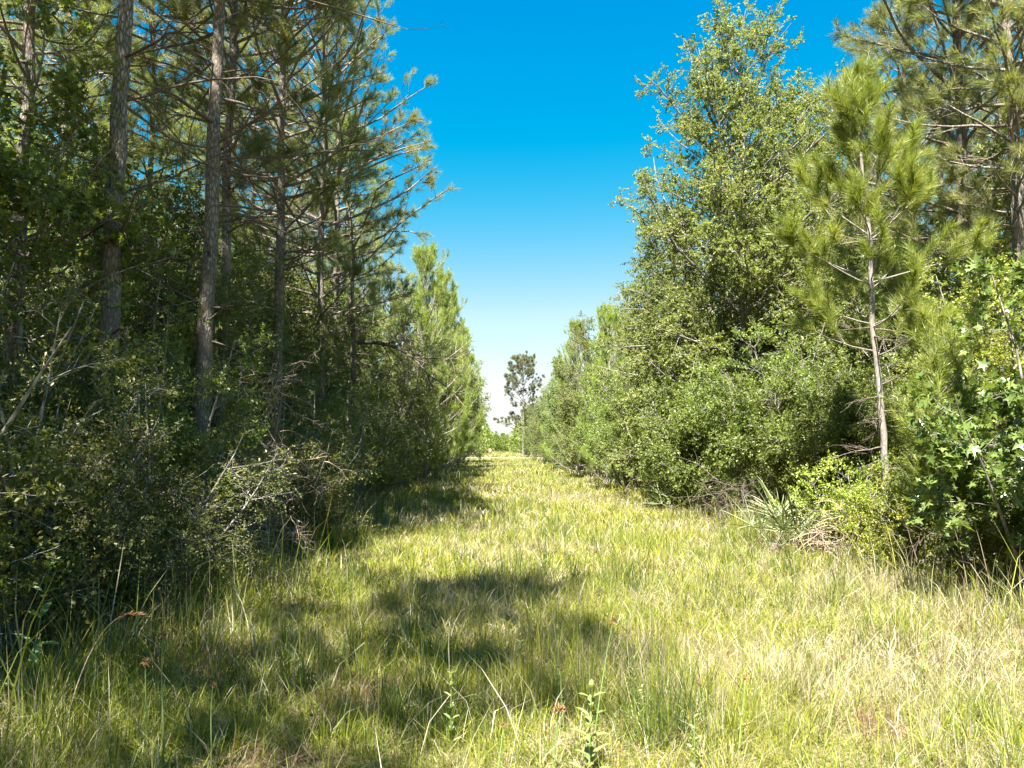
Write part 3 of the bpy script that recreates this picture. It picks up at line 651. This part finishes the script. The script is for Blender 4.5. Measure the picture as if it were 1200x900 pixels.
# ---- far woods past the cross track: two masses
def far_woods(side, seed):
    rng = np.random.default_rng(seed); mb = MB()
    n = 112
    y = rng.uniform(125, 330, n); x = side * (np.interp(y, [125, 170, 330], [5.4, 4.4, 3.3]) + rng.uniform(0, 2.2, n) + rng.random(n) ** 2 * 34)
    H = rng.uniform(8.5, 13, n) * np.clip((np.abs(x) - 1) / 5, .7, 1.); rr = rng.uniform(1.8, 3.0, n)
    cl = np.arange(n) < 36                      # the wood that closes the view at the end
    x = np.where(cl, side * rng.uniform(.2, 12, n), x); y = np.where(cl, rng.uniform(335, 370, n), y); H = np.where(cl, rng.uniform(5.5, 9, n), H)
    T = np.stack([np.stack([x, y, 0 * x - .1], 1), np.stack([x, y, H * .5], 1), np.stack([x, y, H * .95], 1)], 1)
    mb.tubes(T, np.array([[.14, .1, .03]]), 5, .0)
    k = 420; idx = np.repeat(np.arange(n), k); m = len(idx)
    f = rng.random(m) ** .8; a = rng.uniform(0, 6.3, m)
    lob = 1 + .35 * np.sin(a * 3 + idx) * np.sin(f * 9 + idx * 2)
    r = rr[idx] * np.interp(f, [0, .3, .7, 1], [.75, 1, .65, .08]) * lob * rng.uniform(.35, 1, m) ** .5
    pos = np.stack([x[idx] + r * np.cos(a), y[idx] + r * np.sin(a), H[idx] * (.04 + .96 * f)], 1)
    mb.leaves(pos, rng.normal(size=(m, 3)), np.array([0, 0, 1.]) + rng.normal(0, .5, (m, 3)), rng.uniform(.3, .7, m), LEAFQ[0], LEAFQ[1], rng.random(m), width=1.3)
    return mb.mesh('far_woods', M['shrub'])
single('far_woods', far_woods(-1, 401), 'far green woods lining the left of the lane beyond the dirt track', 'woods', 'stuff')
single('far_woods', far_woods(1, 402), 'far green woods lining the right of the lane beyond the dirt track', 'woods', 'stuff')

# ------------------------------------------------------------------ smaller things
def palmetto(seed, n_fans=7, size=.85):
    """stiff pointed blades fanning from short stalks"""
    rng = np.random.default_rng(seed); parts = []
    tr = MB(); T = np.array([[[0, 0, -.05], [.03, 0, .08], [.06, .01, .2]]]); tr.tubes(T, np.array([[.07, .08, .06]]), 8)
    parts.append(('stem', tr.mesh('palmetto_stem', M['deadwood'])))
    for k in range(n_fans):
        az = k * 2.4 + rng.normal(0, .3); el = rng.uniform(.25, 1.15)
        d = np.array([math.cos(az) * math.cos(el), math.sin(az) * math.cos(el), math.sin(el)])
        L = size * rng.uniform(.35, .6)
        mb = MB(); P0 = poly(np.array([[.04, 0, .12]]), d[None], np.array([L]), 4, .03, -.03, rng)
        mb.tubes(P0, np.linspace(.009, .006, 5)[None], 4, .3)
        hub = P0[0, -1]; t = nrm(P0[0, -1] - P0[0, -2])
        s = nrm(np.cross(t, np.array([0, 0, 1.]))); n = np.cross(s, t)
        m = 11; a = np.linspace(-1.45, 1.45, m) + rng.normal(0, .09, m)
        bd = t[None] * np.cos(a)[:, None] + s[None] * np.sin(a)[:, None] + n[None] * rng.normal(.12, .3, m)[:, None]
        bl = size * rng.uniform(.45, .85, m) * (1 - .2 * np.abs(a) / 1.55)
        tm = ([(-.012, 0, 0), (.012, 0, 0), (-.017, .35, .010), (.017, .35, .010), (0, .35, -.005), (-.012, .8, 0), (.012, .8, 0), (0, 1, -.05)],
              [(0, 1, 4), (0, 4, 2), (1, 3, 4), (2, 4, 6, 5), (4, 3, 6), (5, 6, 7)])
        mb.leaves(np.repeat(hub[None], m, 0), bd, np.repeat(n[None], m, 0), bl, tm[0], tm[1], rng.random(m))
        parts.append(('frond', mb.mesh('palmetto_frond', M['palm'])))
    return parts
place(palmetto(501, 10, 1.12), 'palmetto', X(936, 11.8), 11.9, 'pale green palmetto with stiff pointed fans at the grass edge', 'plant')
place(palmetto(502, 6, .8), 'palmetto', X(902, 11.4), 11.4, 'smaller palmetto low in the grass left of the pale fan palmetto', 'plant')
place(palmetto(503, 7, .9), 'palmetto', X(783, 19.0), 19.0, 'dark palmetto in the hollow beneath the leafy shrubs', 'plant')

def brush(seed, H, R_, n, mat='palewood', sub=6, droop=-.16):
    rng = np.random.default_rng(seed)
    st = np.stack([rng.normal(0, R_ * .4, n), rng.normal(0, R_ * .4, n), rng.uniform(.0, 1, n) ** .7 * H], 1)
    az = rng.uniform(0, 6.3, n); d = np.stack([np.cos(az), np.sin(az), rng.normal(.25, .5, n)], 1)
    L = R_ * rng.uniform(.5, 1.3, n)
    B = poly(st, d, L, 6, .2, droop, rng)
    mb = MB(); mb.tubes(B, np.linspace(.007, .0025, 7)[None], 4)
    idx = np.repeat(np.arange(n), sub); q, t = along(B, idx, rng.uniform(.15, 1, len(idx)))
    B2 = poly(q, nrm(t * .6 + perp(t, rng)), rng.uniform(.12, .5, len(idx)) * R_, 3, .2, droop * .8, rng)
    mb.tubes(B2, np.linspace(.0035, .0016, 4)[None], 3)
    pl = poly(np.array([[0, 0, -.05]]), np.array([[.1, .05, 1.]]), np.array([H * .95]), 8, .07, 0, rng)
    tb = MB(); tb.tubes(pl, np.linspace(.03, .012, 9)[None], 7)
    return [('stem', tb.mesh('brush_stem', M['deadwood'])), ('twigs', mb.mesh('brush_twigs', M[mat]))]
place(brush(511, 2.7, .55, 120), 'dead_bush', -3.4, 10.7, 'tall heap of pale dead drooping twigs among the dark shrubs on the left', 'shrub')
place(brush(512, 1.6, .5, 80), 'dead_bush', -3.05, 10.6, 'low heap of pale dead twigs at the foot of the taller dead heap', 'shrub')
place(brush(513, 1.1, .6, 70, 'deadwood'), 'dead_bush', X(195, 8.4), 8.4, 'reddish brown dead brush low under the nearest tall pine', 'shrub')
place(brush(514, .7, .55, 70, 'palewood'), 'dead_bush', X(985, 11.0), 10.9, 'small grey heap of dead twigs beside the palmetto', 'shrub')
place(brush(515, 1.0, .9, 60, 'deadwood'), 'dead_bush', X(850, 16.4), 15.4, 'brown dead brush in the hollow beneath the big rounded shrub', 'shrub')

def dead_limb(seed):
    rng = np.random.default_rng(seed); parts = []
    main = poly(np.array([[0, 0, 4.9]]), np.array([[.9, -.5, .22]]), np.array([3.1]), 10, .05, -.11, rng)
    mb = MB(); mb.tubes(main, np.linspace(.075, .018, 11)[None], 8)
    tr = trunk_line(9.5, rng, .03)
    t2 = MB(); t2.tubes(tr, trunk_mesh(tr, .12, .03, rng)[None], 10)
    n = 16; idx = np.zeros(n, int); q, t = along(main, idx, rng.uniform(.25, 1, n))
    B = poly(q, nrm(t + perp(t, rng) * .8), rng.uniform(.6, 1.9, n), 6, .13, -.04, rng)
    mb.tubes(B, np.linspace(.02, .005, 7)[None], 5)
    tw = MB(); idx = np.repeat(np.arange(n), 9); q, t = along(B, idx, rng.uniform(.2, 1, len(idx)))
    B2 = poly(q, nrm(t + perp(t, rng)), rng.uniform(.25, .8, len(idx)), 4, .18, -.05, rng)
    tw.tubes(B2, np.linspace(.007, .003, 5)[None], 3)
    return [('trunk', t2.mesh('snag_trunk', M['deadwood'])), ('limb', mb.mesh('snag_limb', M['deadwood'])), ('twigs', tw.mesh('snag_twigs', M['palewood']))]
place(dead_limb(521), 'dead_tree', X(418, 24), 24.0, 'dead dark tree whose broken arching limb hangs over the dark shrubs on the left', 'tree')

def weed(seed, H, mat='weed', leaf=.11, n=16, head=None, width=.8, stem='weed'):
    rng = np.random.default_rng(seed)
    S = poly(np.array([[0, 0, -.03]]), np.array([[.04, .02, 1.]]), np.array([H]), 8, .03, .0, rng)
    sb = MB(); sb.tubes(S, np.linspace(.005, .0025, 9)[None], 5, .3)
    s = np.repeat(np.linspace(.18, .97, n // 2), 2); q, t = along(S, np.zeros(len(s), int), s)
    az = np.repeat(np.arange(n // 2) * 1.57, 2) + np.tile([0, math.pi], n // 2) + rng.normal(0, .2, len(s))
    d = np.stack([np.cos(az), np.sin(az), .55 + rng.normal(0, .15, len(s))], 1)
    lb = MB(); lb.leaves(q, d, np.array([0, 0, 1.]) + 0 * q, leaf * (1.15 - .6 * s) * rng.uniform(.8, 1.2, len(s)), LEAF[0], LEAF[1], rng.random(len(s)), width=width)
    out = [('stem', sb.mesh('weed_stem', M[stem])), ('leaves', lb.mesh('weed_leaves', M[mat]))]
    if head:
        hb = MB(); m = 40; v = nrm(rng.normal(size=(m, 3)))
        hb.leaves(S[0, -1][None] + v * .006, v, rng.normal(size=(m, 3)), np.full(m, head), LEAFQ[0], LEAFQ[1], rng.random(m), width=.6)
        out.append(('seed_head', hb.mesh('weed_seed_head', M['rust'])))
    return out
place(weed(531, .5, n=20), 'leafy_weed', X(688, 3.75), 3.75, 'upright weed with paired pale oval leaves in the near grass at centre', 'weed')
place(weed(532, .95, leaf=.2, n=12, width=.55), 'leafy_weed', X(52, 4.7), 4.7, 'tall weed with long grey green leaves at the lower left corner', 'weed')
place(weed(533, .45, leaf=.06, n=14), 'leafy_weed', X(530, 4.2), 4.2, 'short bushy weed in the shaded near grass left of centre', 'weed')
place(weed(534, .7, leaf=.02, n=4, head=.022), 'seed_stalk', X(692, 4.3), 4.3, 'thin stalk topped by a rust red seed head beside the pale leaved weed', 'weed')
place(weed(535, .42, leaf=.02, n=4, head=.03), 'seed_stalk', X(648, 3.7), 3.7, 'short stalk with an orange brown seed head left of the pale leaved weed', 'weed')
place(weed(536, .5, leaf=.02, n=4, head=.022), 'seed_stalk', X(188, 4.2), 4.2, 'stalk with a brown seed head beside the arching straw stem', 'weed')
place(weed(537, .5, leaf=.05, n=14, mat='shade'), 'leafy_weed', X(1070, 5.2), 5.2, 'dark leaved weed in the sunny grass at lower right', 'weed')
_w = [weed(551, .34, leaf=.055, n=14), weed(552, .42, leaf=.075, n=12, width=.7), weed(553, .28, leaf=.05, n=16, mat='shrub')]
_h = [weed(561, .5, leaf=.018, n=4, head=.013), weed(562, .6, leaf=.018, n=4, head=.017), weed(563, .42, leaf=.02, n=6, head=.014)]
for k in range(16):
    Y = R.uniform(3.2, 10) ; x = R.uniform(-1.9, min(3.6, .62 * Y))
    P(_w[k % 3], 'leafy_weed', 0, Y, 'small leafy weed half hidden in the lane grass', 'weed', 'small weeds scattered in the grass', x=x, s=R.uniform(.5, .95))
for k in range(24):
    Y = R.uniform(3.0, 10) ; x = R.uniform(-2.2, min(3.8, .64 * Y))
    P(_h[k % 3], 'seed_stalk', 0, Y, 'thin stalk with a brown seed head standing in the lane grass', 'weed', 'seed stalks scattered in the grass', x=x, s=R.uniform(.75, 1.15), tilt=(R.normal(0, .15), R.normal(0, .15)))
def arch(seed):
    rng = np.random.default_rng(seed)
    S = poly(np.array([[0, 0, -.03]]), np.array([[.18, 0, 1.]]), np.array([1.15]), 14, .02, -.0, rng)
    z = np.linspace(0, 1, 15); S[0] = np.stack([z ** 1.5 * .55, z * .05, 1.0 * np.sin(z * 1.75) - .03], 1)
    sb = MB(); sb.tubes(S, np.linspace(.006, .003, 15)[None], 5, .9)
    hb = MB(); m = 60; q, t = along(S, np.zeros(m, int), rng.uniform(.72, 1, m))
    hb.leaves(q, t + perp(t, rng) * .35, rng.normal(size=(m, 3)), rng.uniform(.02, .06, m), LEAFQ[0], LEAFQ[1], rng.random(m), width=.5)
    return [('stem', sb.mesh('arch_stem', M['palewood'])), ('seed_head', hb.mesh('arch_seed_head', M['rust']))]
place(arch(541), 'straw_stem', X(95, 4.3), 4.3, 'arching dry straw stem with drooping seed head against the dark shrubs', 'weed', s=.72)
# marker post by the far track
mb = MB(); mb.tubes(np.array([[[0, 0, -.1], [0, 0, .8], [0, 0, 1.0], [0, 0, 1.02]]]), np.array([[.06, .06, .06, .001]]), 10)
me1 = mb.mesh('marker_post', plain('weathered wood', (.22, .19, .15)))
mb = MB(); mb.tubes(np.array([[[0, 0, 1.0], [0, 0, 1.45], [0, 0, 1.5]]]), np.array([[.2, .2, .03]]), 12)
me2 = mb.mesh('marker_cap', plain('faded orange', (.42, .22, .12)))
place([('post', me1), ('cap', me2)], 'marker_post', X(574.5, 112), 112, 'small pale orange topped marker post at the far left end of the lane', 'post')

# ------------------------------------------------------------------ light, sky, camera
EL, AZ = 58., 252.                           # sun: from the left (-x) and a little behind the camera
sd = Vector((math.cos(rad(EL)) * math.cos(rad(AZ)), math.cos(rad(EL)) * math.sin(rad(AZ)), math.sin(rad(EL))))
sun = bpy.data.lights.new('sun', 'SUN'); sun.energy = 5.0; sun.angle = rad(.53); sun.color = (1, .95, .84)
so = bpy.data.objects.new('sun', sun); COL.objects.link(so)
so.rotation_euler = sd.to_track_quat('Z', 'Y').to_euler(); so.location = sd * 60
w = bpy.data.worlds.new('World'); SC.world = w; w.use_nodes = True
nt = w.node_tree; nt.nodes.clear()
sky = nt.nodes.new('ShaderNodeTexSky'); sky.sky_type = 'NISHITA'; sky.sun_disc = False
sky.sun_elevation = rad(EL); sky.sun_rotation = math.atan2(sd.x, sd.y)
sky.air_density = 1.0; sky.dust_density = .25; sky.ozone_density = 1.2
# the phone's deep azure: less red high up, white at the horizon
def smax(a, b):
    m = nt.nodes.new('ShaderNodeMath'); m.operation = 'SMOOTH_MAX'; m.inputs[1].default_value = b; m.inputs[2].default_value = 1.6
    nt.links.new(a, m.inputs[0]); return m.outputs[0]
sp = nt.nodes.new('ShaderNodeSeparateColor'); cb_ = nt.nodes.new('ShaderNodeCombineColor')
nt.links.new(sky.outputs[0], sp.inputs[0])
r_ = math_n(nt, 'MINIMUM', smax(math_n(nt, 'ADD', math_n(nt, 'MULTIPLY', sp.outputs[0], 2.2), -3.7), -.1), math_n(nt, 'MINIMUM', sp.outputs[0], 5.6))
b_ = math_n(nt, 'ADD', math_n(nt, 'MULTIPLY', sp.outputs[2], .45), 2.85)
g_ = math_n(nt, 'MINIMUM', math_n(nt, 'MULTIPLY', sp.outputs[1], 1.03), 5.9)
nt.links.new(r_, cb_.inputs[0]); nt.links.new(g_, cb_.inputs[1]); nt.links.new(b_, cb_.inputs[2])
bg = nt.nodes.new('ShaderNodeBackground'); bg.inputs[1].default_value = .05
ow = nt.nodes.new('ShaderNodeOutputWorld')
dm = nt.nodes.new('ShaderNodeMix'); dm.data_type = 'RGBA'; dm.blend_type = 'MULTIPLY'; dm.inputs[0].default_value = 1; dm.inputs[7].default_value = (.64, .63, .62, 1)
nt.links.new(cb_.outputs[0], dm.inputs[6]); nt.links.new(dm.outputs[2], bg.inputs[0]); nt.links.new(bg.outputs[0], ow.inputs[0])

cam = bpy.data.cameras.new('camera'); cam.sensor_width = 36; cam.lens = F / 1200 * 36; cam.clip_end = 4000; cam.clip_start = .05
co = bpy.data.objects.new('camera', cam); COL.objects.link(co); SC.camera = co
co.location = (0, 0, CAM_Z)
co.rotation_euler = (rad(90) + math.atan(75 / F), 0, -math.atan(13 / F))
SC.view_settings.view_transform = 'Standard'; SC.view_settings.look = 'None'; SC.view_settings.gamma = 1
SC.view_settings.exposure = 2.65
SC.view_settings.use_curve_mapping = False
cy = SC.cycles
cy.max_bounces = 5; cy.diffuse_bounces = 3; cy.glossy_bounces = 2; cy.transmission_bounces = 3; cy.transparent_max_bounces = 4
cy.caustics_reflective = False; cy.caustics_refractive = False
cy.sample_clamp_indirect = 6
cy.use_adaptive_sampling = False
SC.render.use_persistent_data = False
